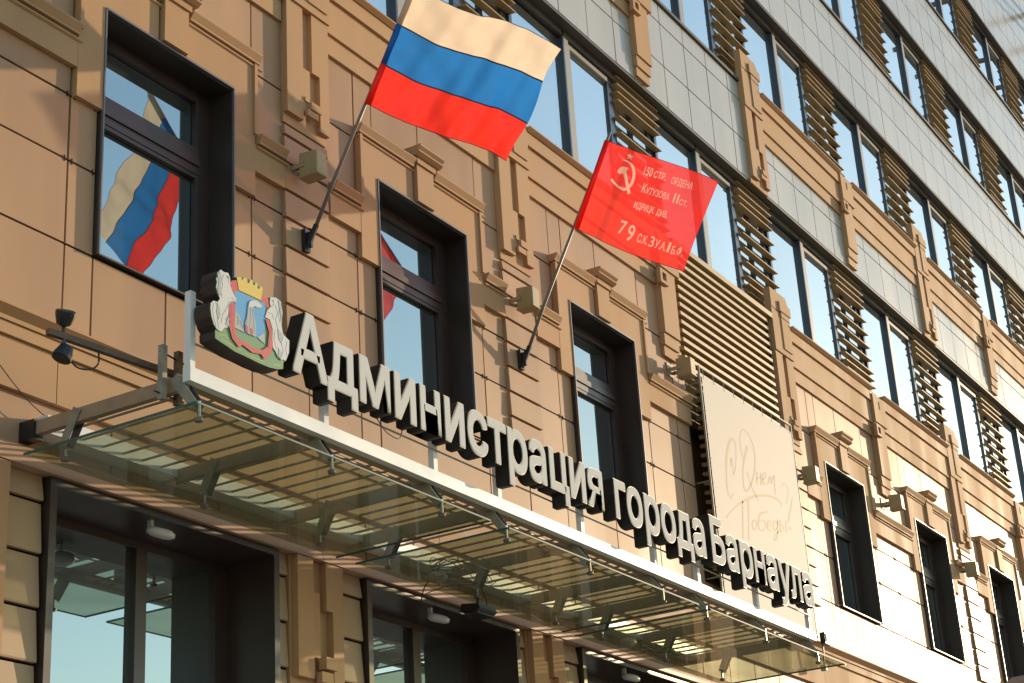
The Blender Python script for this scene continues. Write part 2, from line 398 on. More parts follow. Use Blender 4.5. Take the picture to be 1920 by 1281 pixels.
# ---- upper storeys: panes, mullions, louvres
def slat(m, x0, x1, z, d0=-.195, d1=-.095, th=.022):
    return m.prof(x0, x1, [(d0, z), (d1-.01, z-.004), (d1, z-.010), (d1, z-th-.004), (d1-.01, z-th-.004), (d0, z-th+.006)])
offs = [0, -.112, -.224, -.336, -.565, -.785, -1.005, -1.22, -1.435, -1.555, -1.675, -1.795]
slat_me = {}
louvre_src = None
for k in range(4):
    s, t = SILL[k], SOFF[k]
    lo = [9, 14, 19, 26][k]
    ax = [i for i in range(1, len(XL)-1) if XL[i] > lo-3 and XL[i] < [36, 42, 43, 43][k]]
    if not ax: continue
    xa, xb = WC[ax[0]]-2.4, WC[ax[-1]]+2.4
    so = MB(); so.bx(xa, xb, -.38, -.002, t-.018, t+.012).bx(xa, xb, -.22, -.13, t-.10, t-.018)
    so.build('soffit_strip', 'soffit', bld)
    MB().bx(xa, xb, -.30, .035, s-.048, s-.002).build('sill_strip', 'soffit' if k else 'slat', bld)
    for i in ax:
        c = WC[i]; D = -.19
        f = MB()
        f.bx(c-1.15, c+1.15, D-.02, D+.04, s+.0, s+.055)
        f.bx(c-.02, c+.09, D-.02, D+.055, s+.055, t-.02)
        w_ = f.build('window', 'mull_light', bld)
        for q0, q1, dd, z0_ in ((-.05, -.02, .06, s+.055), (-1.19, -1.13, .02, s), (1.06, 1.10, .03, s), (1.10, 1.19, .018, s)):  # first strip: shaded side of the pale centre bar, put in as dark colour
            B(c+q0, c+q1, D-.02, D+dd, z0_, t-.02).build('mullion', 'mull_dark', w_)
        B(c-1.14, c-.04, D-.005, D+.002, s+.04, t-.13).build('pane', 'glass_up', w_)
        B(c+.08, c+1.07, D-.005, D+.002, s+.04, t-.13).build('pane', 'glass_up', w_)
        g = MB(); a, e = c+.09, c+1.06; h = .055; u0, u1 = s+.055, t-.131
        g.bx(a, e, D+.003, D+.04, u1-h, u1).bx(a, a+h, D+.003, D+.04, u0, u1-h)
        g.build('sash', 'mull_light', w_)
    for i in ax:
        bd = BD[i] if i < len(BD) else WC[i]+1.75
        x0, x1 = WC[i]+1.19, WC[i+1]-1.19
        f = MB(); f.bx(x0, x1, -.222, -.20, s, s+.06)
        for xm in (x0+.02, bd-.07, x1-.12): f.bx(xm, xm+(.07 if xm < x1-.2 else .10), -.222, -.20, s+.06, t-.02)
        lv = f.build('louvre_bay', 'mull_dark', bld)
        B(x0+.01, x1-.01, -.232, -.224, s+.02, t-.02).build('pane', 'glass_up', lv)
        for q0 in (x0+.002, x1-.018): B(q0, q0+.012, -.30, -.20, s+.02, t-.03).build('louvre_bracket', 'mull_dark', lv)
        xx0, xx1 = x0+.015, x1+.03
        if k == 0 and i == BANNER-1: pass
        for q, of in enumerate(offs):
            z = t-.03+of
            if z-.04 < s+.01: continue
            slat(MB(), xx0, xx1, z).build('slat', 'slat', lv)

# ---- big grille over the banner
gr = thing('ventilation_grille', 'large grille of long tan slats set in the wall above the pale banner', 'grille', (19.1, 0, 7.7))
f = MB()
for x in (REC[0]+.02, REC[0]+.9, REC[0]+1.8, REC[1]-.10): f.bx(x, x+.07, -.20, -.04, REC[2], REC[3])
f.bx(REC[0]+.09, REC[1]-.10, -.28, -.22, 6.9, 6.98)
f.build('frame', 'mull_dark', gr)
z = 9.03
while z > 5.1:
    slat(MB(), REC[0]-.02 if z > 7.55 else REC[0]+.30, REC[1]+.02, z, -.03, .05, .05).build('slat', 'slat', gr)
    z -= .1135
m = MB(); m.bx(REC[0]+.02, REC[1]-.02, -.33, -.30, REC[2], REC[3]); m.build('back_panel', 'slat', gr)
m = MB(); m.bx(REC[0]-.004, REC[0]+.016, -.3, -.02, REC[2], REC[3]).bx(REC[1]-.016, REC[1]+.004, -.3, -.02, REC[2], REC[3]).build('side_cheek', 'reveal', gr)

# ---- belt courses above the doors
cuts = [BX0]+[v for j, v in enumerate(BD[1:9])]
m = MB()
for j, (a, e) in enumerate(zip(cuts, cuts[1:])):
    a += .003; e -= .003
    if a > 30: continue
    mm = MB(); mm.prof(a, e, [(.002, 4.71), (.16, 4.71), (.16, 4.697), (.10, 4.652), (.10, 4.622), (.002, 4.622)]); mm.build('belt_moulding', 'trim', bld)
    h = (a+e)/2
    for u0, u1 in ((a, h-.004), (h+.004, e)):
        B(u0, u1, .002, .085, 4.535, 4.619).build('belt_course', 'trim', bld)
        B(u0, u1, .002, .06, 4.195, 4.532).build('belt_course', 'trim', bld)
    q = (e-a)/5
    for k in range(5):
        if k*q+a > 24: continue
        B(a+k*q+G, a+(k+1)*q-G, .002, .02, 3.86, 4.192).build('frieze_panel', 'panel', bld)
    # rounded cornice over the doors
    pts = [(.002, 3.853)]+[(.025+.085*math.sin(t*math.pi/12), 3.853-.155*(1-math.cos(t*math.pi/12))) for t in range(7)]+[(.11, 3.70), (.002, 3.70)]
    MB().prof(a, e, pts).build('cornice', 'panel', bld)
# wide pier pilasters between doors, below the cornice
for j in (0, 1, 2, 3, 4, 5, 6):
    x = BD[j]-.04
    m = MB()
    m.bx(x-.30, x-.29+.58, .002, .04, -1.58, 3.695)
    m.bx(x-.27, x-.08, .04, .10, 2.78, 3.695); m.bx(x-.08, x+.03, .04, .075, 2.95, 3.45)
    m.bx(x+.03+.05, x+.29, .04, .10, 3.32, 3.695); m.bx(x+.16, x+.29, .04, .10, 2.5, 3.32)
    p = m.build('pier', 'trim', bld)
    MB().bx(x-.0, x+.14, .075, .15, 2.86, 2.95).bx(x-.03, x+.11, .075, .13, 2.76, 2.84).build('square_motif', 'trim', p)
# stacked blocks beside the doors
for j in range(7):
    xl_ = [(DOORS[j]+DW if j < len(DOORS) else XL[j]+1.9)]; x = BD[j]-.04
    segs = [(xl_[0]+.02 if j < len(DOORS) else x-.9, x-.31)]
    nd = DOORS[j+1] if j+1 < len(DOORS) else x+.95
    segs.append((x+.31, nd-.02))
    for a, e in segs:
        z = 3.697
        if e-a < .06: continue
        for r, h in enumerate((.185, .345, .345, .345, .345, .345)):
            cut = [a, e] if e-a < .35 else [a, a+(e-a)*(.42 if r % 2 else .58), e]
            for u0, u1 in zip(cut, cut[1:]):
                MB().prof(u0+.003, u1-.003, [(.002, z), (.016, z), (.04, z-h+.03), (.036, z-h+.018), (.002, z-h+.018)]).build('block', 'block', bld)
            z -= h

# ---- entrance doors
for j, x in enumerate(DOORS):
    x0, x1, zt = x, x+DW, 3.69
    f = MB()
    f.bx(x0, x0+.06, -.5, .075, -1.58, zt).bx(x1-.06, x1, -.5, .075, -1.58, zt).bx(x0+.06, x1-.06, -.5, .075, zt-.05, zt)
    d = f.build('entrance_bay', 'frame', bld)
    D = -.42
    f = MB(); f.bx(x0+.06, x1-.06, D-.05, D+.03, 3.58, zt-.05)
    for xm, wd in ((x0+.06, .05), (x0+1.27, .11), (x0+2.11, .14)): f.bx(xm, xm+wd, D-.05, D+.05, -1.58, 3.58)
    f.build('door_frame', 'frame', d)
    for a, e in ((x0+.11, x0+1.27), (x0+1.38, x0+2.11)):
        B(a-.01, e+.01, D-.01, D-.002, -1.55, 3.59).build('pane', 'glass', d)
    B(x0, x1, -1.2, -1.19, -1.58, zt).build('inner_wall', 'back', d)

# ---------------------------------------------------------------- entrance canopy
ARM = [7.52, 8.82, 10.11, 10.98, 12.255, 13.55, 14.41, 15.71, 17.01]
cn = thing('entrance_canopy', 'long steel and glass entrance canopy with white front beam carrying the sign', 'canopy', (12.3, -.7, 3.9))
B(7.50, 17.14, 1.33, 1.39, 3.932, 4.022).build('front_beam', 'white', cn)
B(7.54, 17.12, 1.26, 1.328, 3.935, 3.943).build('beam_flange', 'bar', cn)
MB().bx(7.60, 17.1, -.04, .12, 3.93, 4.05).build('wall_channel', 'white', cn)
MB().tube([(7.54, -1.17, 3.955), (17.05, -1.17, 3.955)], .011, 6).build('cross_bar', 'bar', cn)
for x in ARM:
    a = MB(); a.bx(x-.0, x+.05, -.04, 1.325, 3.90, 3.99); A = a.build('arm', 'white' if False else 'bar', cn)
    for dx in (-.012, .054):
        MB().poly([(0, 0)], 0, 0) if False else None
        for (y0, z0, y1, z1) in ((-1.25, 3.985, -1.415, 3.765), (-.46, 3.985, -.345, 3.765)):
            w2 = .036
            dirv = Vector((0, y1-y0, z1-z0)).normalized(); nr = Vector((0, -dirv.z, dirv.y))*w2
            p = [Vector((0, y0, z0))+nr, Vector((0, y1, z1))+nr*.8, Vector((0, y1, z1))-nr*.8, Vector((0, y0, z0))-nr]
            v = [(x+dx, q.y, q.z) for q in p]+[(x+dx+.008, q.y, q.z) for q in p]
            MB().add(v, [(0, 1, 2, 3), (7, 6, 5, 4), (0, 4, 5, 1), (1, 5, 6, 2), (2, 6, 7, 3), (3, 7, 4, 0)]).build('strut_plate', 'grey_steel' if dx < 0 else 'mull_dark', A)
    for y in (-1.42, -.34):
        MB().tube([(x+.025, y, 3.80), (x+.025, y, 3.70)], .012, 8).build('bolt', 'steel', A)
        MB().tube([(x+.025, y, 3.70), (x+.025, y, 3.692), (x+.025, y, 3.672), (x+.025, y, 3.668)], [.014, .030, .026, .01], 10).build('bolt_cap', 'pole', A)
for g in range(3):
    for a, e in ((ARM[3*g], ARM[3*g+1]), (ARM[3*g+1], ARM[3*g+2])):
        for k in range(1, 7):
            x = a+.025+(e-a)*k/7
            MB().tube([(x, -.09, 3.965), (x, -1.30, 3.965)], .0095, 6).build('grille_bar', 'bar', cn)
    if g < 2:
        a, e = ARM[3*g+2], ARM[3*g+3]
        for k in range(1, 5):
            x = a+.025+(e-a)*k/5
            MB().tube([(x, -.09, 3.965), (x, -1.30, 3.965)], .0095, 6).build('grille_bar', 'bar', cn)
    x0, x1 = ARM[3*g]-.12, ARM[3*g+2]+.50
    if g == 2: x1 = ARM[8]+.50
    gl = MB().add([(x0, -.13, 3.728), (x1, -.13, 3.728), (x1, -1.53, 3.728), (x0, -1.53, 3.728)], [(0, 1, 2, 3)]).build('glass_sheet', 'cglass', cn)
    B(x0-.003, x0+.003, .13, 1.53, 3.720, 3.736).build('glass_edge', 'cglass_edge', gl); B(x1-.003, x1+.003, .13, 1.53, 3.720, 3.736).build('glass_edge', 'cglass_edge', gl)
    B(x0+.003, x1-.003, 1.528, 1.533, 3.722, 3.734).build('glass_edge', 'glass_rim', gl)
B(7.50, 7.585, -.04, .10, 3.87, 4.0).build('wall_shoe', 'black', cn)
# posts and rods that carry the sign
MB().bx(7.50, 7.545, 1.34, 1.388, 4.023, 4.52).build('end_post', 'white', cn)
for x in ARM[1:]: B(x, x+.05, 1.34, 1.386, 4.023, 4.36).build('post', 'white', cn)
for z in (4.175, 4.33, 4.41):
    MB().tube([(7.54, -1.392, z), (17.05, -1.392, z)], .008, 6).build('sign_rail', 'grey_steel', cn)

# ---------------------------------------------------------------- city sign letters
SD0, SD1 = 1.398, 1.52
def glyph(ch, size, off, ext=0.0):
    cu = bpy.data.curves.new('t', 'FONT'); cu.body = ch; cu.size = size; cu.offset = off; cu.extrude = ext; cu.resolution_u = 4
    ob = bpy.data.objects.new('t', cu); C.objects.link(ob)
    dg = bpy.context.evaluated_depsgraph_get(); ob.update_tag(); dg.update()
    me = bpy.data.meshes.new_from_object(ob.evaluated_get(dg)); bpy.data.objects.remove(ob); bpy.data.curves.remove(cu)
    return me
sgn = thing('city_administration_sign', 'dark sided pale letters reading Администрация города Барнаула above the canopy beam', 'sign', (12.5, -1.42, 4.2))
# measured left and right edges of the three words, in metres along the sign (at the letter faces)
def px_x(u, v, d):    # meeting point of a view ray and the plane d metres out from the wall
    c = rot @ Vector((u-960, -(v-640.5), -3325.9154)); k = (8-d)/c.y; return c.x*k, c.z*k
words = [('Администрация', (551, 690), (1131, 950)), ('города', (1151, 905), (1323, 1037)), ('Барнаула', (1337, 1042), (1526, 1132))]
base = px_x(551, 692, SD1)[1]
capz = px_x(580, 592, SD1)[1]
CAP = capz-base-.004
def letter_mesh(me, name, mt, x, sx, sz, z, d):
    """letter mesh laid flat against the facade plane"""
    for v in me.vertices:
        co = v.co.copy(); v.co = (x+co.x*sx-12.5, -d-co.z+1.42, z+co.y*sz-4.2)
    me.materials.clear(); me.materials.append(M[mt])
    return me
gcache, xcache = {}, {}
for wd, pl, pr in words:
    xl, xr = px_x(pl[0], pl[1], SD1)[0], px_x(pr[0], pr[1], SD1)[0]
    # advance widths come from growing prefixes
    def ext_x(s):
        if s in xcache: return xcache[s]
        me = glyph(s, 1.0, 0); xsv = [v.co.x for v in me.vertices]; r = (min(xsv), max(xsv)); bpy.data.meshes.remove(me); xcache[s] = r; return r
    full = ext_x(wd)
    sx = (xr-xl)/(full[1]-full[0])
    H = CAP/.727
    for i, ch in enumerate(wd):
        right = ext_x(wd[:i+1])[1]; own = ext_x(ch)
        x = xl+(right-own[1]-full[0])*sx
        def bold(off, ext, mt, nm, d, parent):       # shifted copies give the heavy strokes of the sign
            bm = bmesh.new()
            src = gcache.get((ch, ext)) or gcache.setdefault((ch, ext), glyph(ch, 1.0, 0, ext))
            for q, (dx, dz) in enumerate(((-1, -1), (1, -1), (1, 1), (-1, 1), (0, -1.1), (0, 1.1), (-1.1, 0), (1.1, 0), (0, 0))):
                g_ = src.copy()
                for v in g_.vertices:
                    co = v.co.copy(); v.co = (x+(co.x+dx*off)*sx-12.5, -d-co.z+1.42-.0001*q, base+(co.y+dz*off*.85)*H-4.2)
                bm.from_mesh(g_); bpy.data.meshes.remove(g_)
            me = bpy.data.meshes.new(nm); bm.to_mesh(me); bm.free(); me.materials.append(M[mt])
            ob = bpy.data.objects.new(nm, me); C.objects.link(ob); ob.parent = parent; return ob
        o = bold(.029, .5*(SD1-SD0-.004), 'letter_side', 'letter', (SD0+SD1)/2, sgn)
        bold(.0285, 0, 'letter_rim', 'letter_rim', SD1+.0015, o)
        bold(.018, 0, 'letter_face', 'letter_face', SD1+.004, o)

for g_ in gcache.values(): bpy.data.meshes.remove(g_)

# ---------------------------------------------------------------- coat of arms
em = thing('emblem_sign', 'painted coat of arms with white horses and yellow crown left of the lettering', 'emblem', (8.0, -1.42, 4.4))
def ez(p, d): return px_x(340+p[0]/5.8208, 490+p[1]/5.8208, d)
def esh(pts, d0, d1, name, m, parent):
    return MB().poly([ez(p, SD1) for p in pts], d0, d1).build(name, m, parent)
sil = [(420, 95), (455, 122), (500, 130), (522, 180), (528, 215), (597, 205), (597, 172), (705, 180), (800, 225), (882, 295), (868, 375), (950, 410), (965, 395), (1020, 400), (1072, 440), (1095, 560), (1082, 700), (1100, 800), (1168, 870), (1165, 1000), (1130, 1090), (1112, 1100), (1108, 1176), (1040, 1178), (960, 1160), (840, 1110), (700, 1040), (580, 985), (500, 930), (430, 885), (368, 840), (366, 760), (375, 740), (345, 690), (318, 600), (308, 520), (312, 460), (340, 433), (388, 448), (412, 410), (385, 350), (370, 280), (380, 230), (370, 190), (385, 175), (382, 130)]
body = esh(sil, SD0, SD1, 'emblem_body', 'e_side', em)
esh(sil, SD1+.0005, SD1+.002, 'emblem_face', 'e_green', em)
E_ = [
 ('red_mantling', 'e_red', [(525, 250), (545, 215), (600, 210), (622, 250), (622, 330), (582, 318), (582, 400), (560, 400), (530, 330)], 1),
 ('red_mantling', 'e_red', [(868, 375), (925, 400), (958, 440), (972, 520), (935, 530), (912, 470), (862, 440)], 1),
 ('blue_field', 'e_blue', [(582, 313), (912, 467), (905, 880), (850, 850), (690, 790), (578, 725)], 1),
 ('crown', 'e_yellow', [(597, 172), (650, 182), (657, 215), (675, 178), (705, 188), (712, 238), (735, 242), (742, 198), (768, 210), (772, 258), (792, 266), (800, 232), (825, 245), (822, 296), (842, 306), (850, 275), (882, 292), (862, 430), (620, 318)], 2),
 ('left_horse', 'e_white', [(420, 95), (455, 122), (500, 130), (520, 180), (525, 245), (520, 262), (545, 330), (590, 420), (585, 450), (540, 440), (515, 510), (500, 600), (545, 660), (545, 700), (505, 660), (500, 725), (455, 730), (432, 770), (400, 760), (375, 740), (345, 690), (318, 600), (308, 520), (312, 460), (340, 433), (388, 448), (412, 410), (385, 350), (370, 280), (380, 230), (370, 190), (385, 175), (382, 130)], 3),
 ('right_horse', 'e_white', [(962, 395), (1020, 400), (1072, 440), (1095, 560), (1082, 700), (1100, 800), (1168, 870), (1165, 1000), (1130, 1090), (1100, 1075), (1085, 1090), (1040, 1045), (1020, 990), (990, 950), (985, 890), (945, 885), (950, 865), (985, 870), (985, 740), (955, 640), (905, 615), (925, 540), (965, 500), (955, 455)], 3),
 ('red_ribbon', 'e_red', [(510, 490), (545, 440), (578, 480), (570, 560), (573, 740), (590, 820), (640, 870), (690, 880), (760, 940), (870, 975), (930, 935), (945, 780), (905, 635), (945, 640), (975, 740), (985, 900), (975, 1000), (895, 1080), (860, 1020), (760, 1000), (700, 950), (650, 915), (620, 950), (545, 850), (510, 720)], 4),
 ('grey_rocks', 'e_grey', [(578, 545), (615, 580), (655, 670), (680, 780), (640, 760), (578, 728)], 2),
 ('grey_rocks', 'e_grey', [(820, 830), (880, 790), (905, 800), (905, 905), (860, 870)], 2),
 ('furnace', 'e_grey', [(715, 490), (772, 505), (785, 600), (805, 690), (802, 825), (745, 810), (685, 770), (685, 680), (705, 600)], 3),
 ('mane', 'e_grey', [(385, 150), (408, 112), (428, 180), (415, 290), (402, 375), (384, 330), (396, 240)], 4),
 ('mane', 'e_grey', [(1046, 430), (1074, 470), (1094, 560), (1080, 660), (1066, 560), (1052, 480)], 4),
 ('leg_shadow', 'e_grey', [(385, 458), (410, 530), (398, 640), (372, 560)], 4),
 ('leg_shadow', 'e_grey', [(500, 612), (520, 665), (500, 718), (470, 690)], 4),
 ('leg_shadow', 'e_grey', [(1040, 740), (1092, 800), (1080, 900), (1050, 850)], 4),
 ('leg_shadow', 'e_grey', [(1050, 950), (1080, 1000), (1082, 1085), (1045, 1040)], 4),
 ('eye', 'e_side', [(488, 172), (500, 170), (503, 182), (492, 186)], 4),
 ('eye', 'e_side', [(985, 432), (996, 434), (995, 445), (984, 443)], 4),
 ('smoke', 'e_white', [(718, 500), (728, 450), (760, 430), (810, 435), (862, 480), (865, 510), (820, 510), (785, 495), (765, 510)], 4),
 ('furnace_door', 'e_red', [(690, 695), (715, 710), (715, 785), (690, 770)], 4),
 ('furnace_door', 'e_red', [(748, 735), (770, 745), (770, 815), (748, 808)], 4),
]
for nm, mt, pts, lv in E_: esh(pts, SD1+.002*lv+.0005, SD1+.002*lv+.002, nm, mt, em)
def estroke(pts, wd, lv, m='e_line'):
    b = MB(); P = [ez(p, SD1) for p in pts]; d0, d1 = SD1+.002*lv+.0002, SD1+.002*lv+.0009
    for (xa, za), (xb, zb) in zip(P, P[1:]):
        v = Vector((xb-xa, zb-za)); L_ = v.length or 1; nrm = Vector((-v.y, v.x))/L_*wd/2
        b.poly([(xa+nrm.x, za+nrm.y), (xb+nrm.x, zb+nrm.y), (xb-nrm.x, zb-nrm.y), (xa-nrm.x, za-nrm.y)], d0, d1)
    return b
lines = MB()
for pts in ([(455, 150), (430, 200), (440, 260), (420, 330), (435, 400)], [(480, 160), (505, 190), (510, 240)], [(400, 150), (395, 250), (400, 330), (420, 380)], [(340, 460), (330, 540), (345, 630), (370, 720)], [(380, 470), (400, 560), (380, 640), (400, 740)], [(520, 440), (480, 520), (440, 590), (420, 680)], [(540, 400), (575, 440)], [(500, 600), (470, 640), (500, 660)], [(360, 450), (410, 520), (412, 600)],
            [(990, 420), (1000, 470), (970, 500)], [(1040, 430), (1060, 500), (1050, 600), (1070, 680)], [(1010, 480), (1040, 560), (1020, 640), (1040, 740)], [(1100, 830), (1080, 900), (1100, 980), (1080, 1060)], [(1010, 760), (1000, 860), (1030, 960)], [(1140, 880), (1130, 960), (1140, 1040)], [(930, 560), (980, 580), (1000, 640)],
            [(720, 520), (705, 620), (700, 700)], [(745, 510), (742, 640), (730, 780)], [(765, 520), (775, 640), (790, 790)], [(740, 450), (770, 470), (800, 460), (840, 490)], [(600, 590), (620, 640), (610, 700)], [(640, 650), (650, 700), (670, 740)]):
    lines.v += []; s = estroke(pts, .0032, 4); lines.add(s.v, s.f)
lines.build('line_work', 'e_line', em)
rb = MB()
for pts in ([(540, 470), (540, 600), (545, 740), (580, 860), (630, 900)], [(640, 890), (700, 915), (770, 960), (870, 1000), (935, 960), (960, 860), (955, 720), (930, 650)]):
    s = estroke(pts, .0022, 5); rb.add(s.v, s.f)
rb.build('ribbon_lines', 'e_line', em)
gl_ = MB()
for pts in ([(400, 800), (470, 810), (520, 850)], [(430, 850), (520, 900), (640, 970)], [(700, 1010), (780, 1050), (900, 1100)], [(1000, 1130), (1080, 1140)]):
    s = estroke(pts, .0035, 1, 'e_green'); gl_.add(s.v, s.f)
gl_.build('grass_lines', 'e_yellow', em)

# ---------------------------------------------------------------- flags
def flag(name, label, x, zb, hb, ht, fly_b, fly_t, stripes, seed, group, kind):
    """x, foot height, hoist bottom (y,z), hoist top (y,z); fly corner vectors"""
    t = thing(name, label, 'flag', (x, -.03, zb), group)
    foot = Vector((x, -.06, zb-.02)); b0 = Vector((x, hb[0], hb[1])); t0 = Vector((x, ht[0], ht[1])); dr = (t0-b0).normalized()
    MB().tube([foot, foot+dr*.5, t0+dr*.10], [.017, .016, .013], 10).build('pole', 'pole', t, True)
    k = MB().tube([foot-dr*.10, foot+dr*.12], .025, 8); k.build('pole_socket', 'black', t)
    MB().bx(x-.035, x+.035, -.045, .028, zb-.13, zb+.07).build('wall_plate', 'black', t)
    k = MB(); k.bx(x-.012, x+.012, .028, .07, zb-.10, zb+.04); k.tube([(x-.045, -.075, zb+.045), (x+.045, -.075, zb+.045)], .010, 6); k.build('bracket', 'black', t)
    nu, nv = 60, 36; V = {}
    hv = t0-b0; nrm = hv.cross(fly_b).normalized()
    if nrm.y > 0: nrm = -nrm
    rr = random.Random(seed); ph = [rr.uniform(0, 6.28) for _ in range(6)]
    def P(u, v, o=0.0):
        a = b0+fly_b*u; c = t0+fly_t*u
        p = a.lerp(c, v)
        if kind == 'tri':
            wv = .045*math.sin(5.5*u+1.6*v+ph[0])*min(1, u*2.0)+.022*math.sin(13*u-3*v+ph[1])*min(1, u*3)+.011*math.sin(27*u+4*v+ph[2]+math.sin(5*v))*u**.5+.006*math.sin(47*u-7*v+ph[3])*min(1, .3+u)+.004*math.sin(19*u+23*v+ph[4])
            p = p+Vector((0, 0, -.03*math.sin(6.3*u)*(1) - .0*u))+Vector((-.03*math.sin(9*v+1)*u**3, 0, 0))
            p = p+Vector((.05, 0, .05))*max(0, v-.8)*5*u**8*-1
        else:
            wv = .034*math.sin(4.6*u+1.1*v+ph[0])*u+.010*math.sin(11*u-5*v+ph[2])*u**.5+.034*math.exp(-((u-.17-.03*v)/.045)**2)*(1-.3*v)-.018*math.exp(-((u-.25)/.06)**2)+.006*math.sin(17*u-4*v+ph[1])*u**.5
            p = p+Vector((0, 0, -.035*math.sin(math.pi*u)))*(1-v)
        return p+nrm*(wv+o)
    for (v0, v1, mt, nm) in (stripes if kind == 'tri' else []):
        m = MB(); n0 = int(round(nv*(v1-v0))); vs = []
        for a in range(n0+1):
            for c in range(nu+1): vs.append(P(c/nu, v0+(v1-v0)*a/n0))
        fs = [(a*(nu+1)+c, a*(nu+1)+c+1, (a+1)*(nu+1)+c+1, (a+1)*(nu+1)+c) for a in range(n0) for c in range(nu)]
        m.add(vs, fs); m.build(nm, mt, t, True)
    # sleeve round the pole
    for (v0, v1, mt, nm) in stripes:
        p0, p1 = b0.lerp(t0, v0+.001), b0.lerp(t0, v1-.001)
        MB().tube([p0, p0.lerp(p1, .5), p1], .027, 10).build('sleeve', mt, t, True)
    # hems
    for v in ([s[0] for s in stripes]+[1.0]):
        m = MB(); w_ = .006
        vs = []
        for c in range(nu+1):
            vs.append(P(c/nu, max(0, v-w_), .0015)); vs.append(P(c/nu, min(1, v+w_), .0015))
        m.add(vs, [(2*c, 2*c+2, 2*c+3, 2*c+1) for c in range(nu)]); m.build('hem', M['hem_'+kind], t, True)
    return t, P
M['hem_tri'] = cloth('dark_hem', (.05, .03, .08), .3); M['hem_red'] = cloth('dark_red_hem', (.25, .01, .01), .3)
FL1 = Vector((0.491, -1.010, -0.670)), Vector((0.532, -1.070, -0.742))
flag('tricolour_flag', 'large white blue and red striped flag on an angled pole over the coat of arms', 10.46, 6.42, (-.67, 7.44), (-1.18, 8.39), FL1[0], FL1[1],
     [(0, 1/3, 'f_red', 'red_stripe'), (1/3, 2/3, 'f_blue', 'blue_stripe'), (2/3, 1, 'f_white', 'white_stripe')], 3, 'flags on angled wall poles', 'tri')
vf, VP_ = flag('victory_banner_flag', 'smaller red flag with hammer, sickle and white lettering on an angled pole', 13.84, 6.42, (-.73, 7.585), (-1.15, 8.42), Vector((0.230, -0.990, -0.677)), Vector((0.443, -0.930, -0.557)),
     [(0, 1, 'f_banner', 'red_cloth')], 5, 'flags on angled wall poles', 'red')
def uvz(p):       # pixel of the enlarged photograph of this flag -> flag coordinates
    # bilinear inverse by iteration
    BL, BR, TL, TR = Vector((-225, 850)), Vector((742, 1252)), Vector((52, 32)), Vector((1068, 402))
    q = Vector(p); u = v = .5
    for _ in range(12):
        f = BL*(1-u)*(1-v)+BR*u*(1-v)+TL*(1-u)*v+TR*u*v
        du = (BR-BL)*(1-v)+(TR-TL)*v; dv = (TL-BL)*(1-u)+(TR-BR)*u
        e = q-f; det = du.x*dv.y-du.y*dv.x
        u += (e.x*dv.y-e.y*dv.x)/det; v += (du.x*e.y-du.y*e.x)/det
    return u, v
UP = Vector((300, -830)).normalized()
prints = []                                       # print triangles in flag coordinates, per figure
def smooth_pts(p, n=6):
    out = []
    for i in range(len(p)-1):
        p0 = p[max(i-1, 0)]; p1 = p[i]; p2 = p[i+1]; p3 = p[min(i+2, len(p)-1)]
        for k in range(n):
            t = k/n
            out.append(tuple(.5*((2*p1[c])+(-p0[c]+p2[c])*t+(2*p0[c]-5*p1[c]+4*p2[c]-p3[c])*t*t+(-p0[c]+3*p1[c]-3*p2[c]+p3[c])*t**3) for c in range(3)))
    out.append(p[-1]); return out
def print_word(txt, p0, p1, h, off=.013):
    me = glyph(txt, 1.0, off); xs_ = [v.co.x for v in me.vertices]; x0, x1 = min(xs_), max(xs_)
    a, e = Vector(p0), Vector(p1)
    uv = [uvz(a+(e-a)*((v.co.x-x0)/(x1-x0))+UP*(v.co.y/.727*h)) for v in me.vertices]
    me.calc_loop_triangles(); prints.append(('lettering', uv, [tuple(t.vertices) for t in me.loop_triangles])); bpy.data.meshes.remove(me)
for a in (('150', (385, 345), (462, 368), 82), ('СТР.', (478, 372), (592, 408), 62), ('ОРДЕНА', (640, 438), (832, 497), 66), ('К', (368, 500), (402, 513), 82), ('УТУЗОВА', (405, 515), (622, 590), 60),
          ('II', (655, 606), (700, 622), 88), ('СТ.', (710, 628), (778, 650), 52), ('ИДРИЦК.', (293, 642), (482, 706), 60), ('ДИВ.', (500, 716), (600, 748), 58),
          ('7', (145, 865), (205, 882), 125), ('9', (215, 925), (275, 945), 150), ('С.К.', (318, 945), (412, 978), 76), ('3', (425, 990), (468, 1004), 96), ('У.А.', (478, 1005), (580, 1048), 76), ('1', (590, 1058), (612, 1066), 98), ('Б.Ф.', (630, 1078), (738, 1112), 74)):
    print_word(*a)
def print_poly(pts, name):
    from mathutils.geometry import tessellate_polygon
    prints.append((name, [uvz(p) for p in pts], [tuple(t) for t in tessellate_polygon([[Vector((x, y, 0)) for x, y in pts]])]))
cx, cy = 262, 178
print_poly([(cx+(30 if k % 2 == 0 else 12)*math.sin(k*math.pi/5+.25), cy-(32 if k % 2 == 0 else 13)*math.cos(k*math.pi/5+.25)) for k in range(10)], 'star')
def print_stroke(pts, name):
    pts = smooth_pts(pts, 5); uv = []
    for i, (x, y, w_) in enumerate(pts):
        q0, q1 = pts[max(i-1, 0)], pts[min(i+1, len(pts)-1)]; v = Vector((q1[0]-q0[0], q1[1]-q0[1])).normalized()
        for sg in (-1, 1): uv.append(uvz((x-sg*v.y*w_/2, y+sg*v.x*w_/2)))
    prints.append((name, uv, [t for i in range(len(pts)-1) for t in ((2*i, 2*i+2, 2*i+3), (2*i, 2*i+3, 2*i+1))]))
print_stroke([(195, 214, 4), (245, 226, 14), (284, 268, 24), (298, 325, 28), (288, 395, 28), (258, 445, 28), (210, 470, 26), (165, 458, 22), (130, 432, 20), (104, 402, 22), (92, 385, 14)], 'sickle')
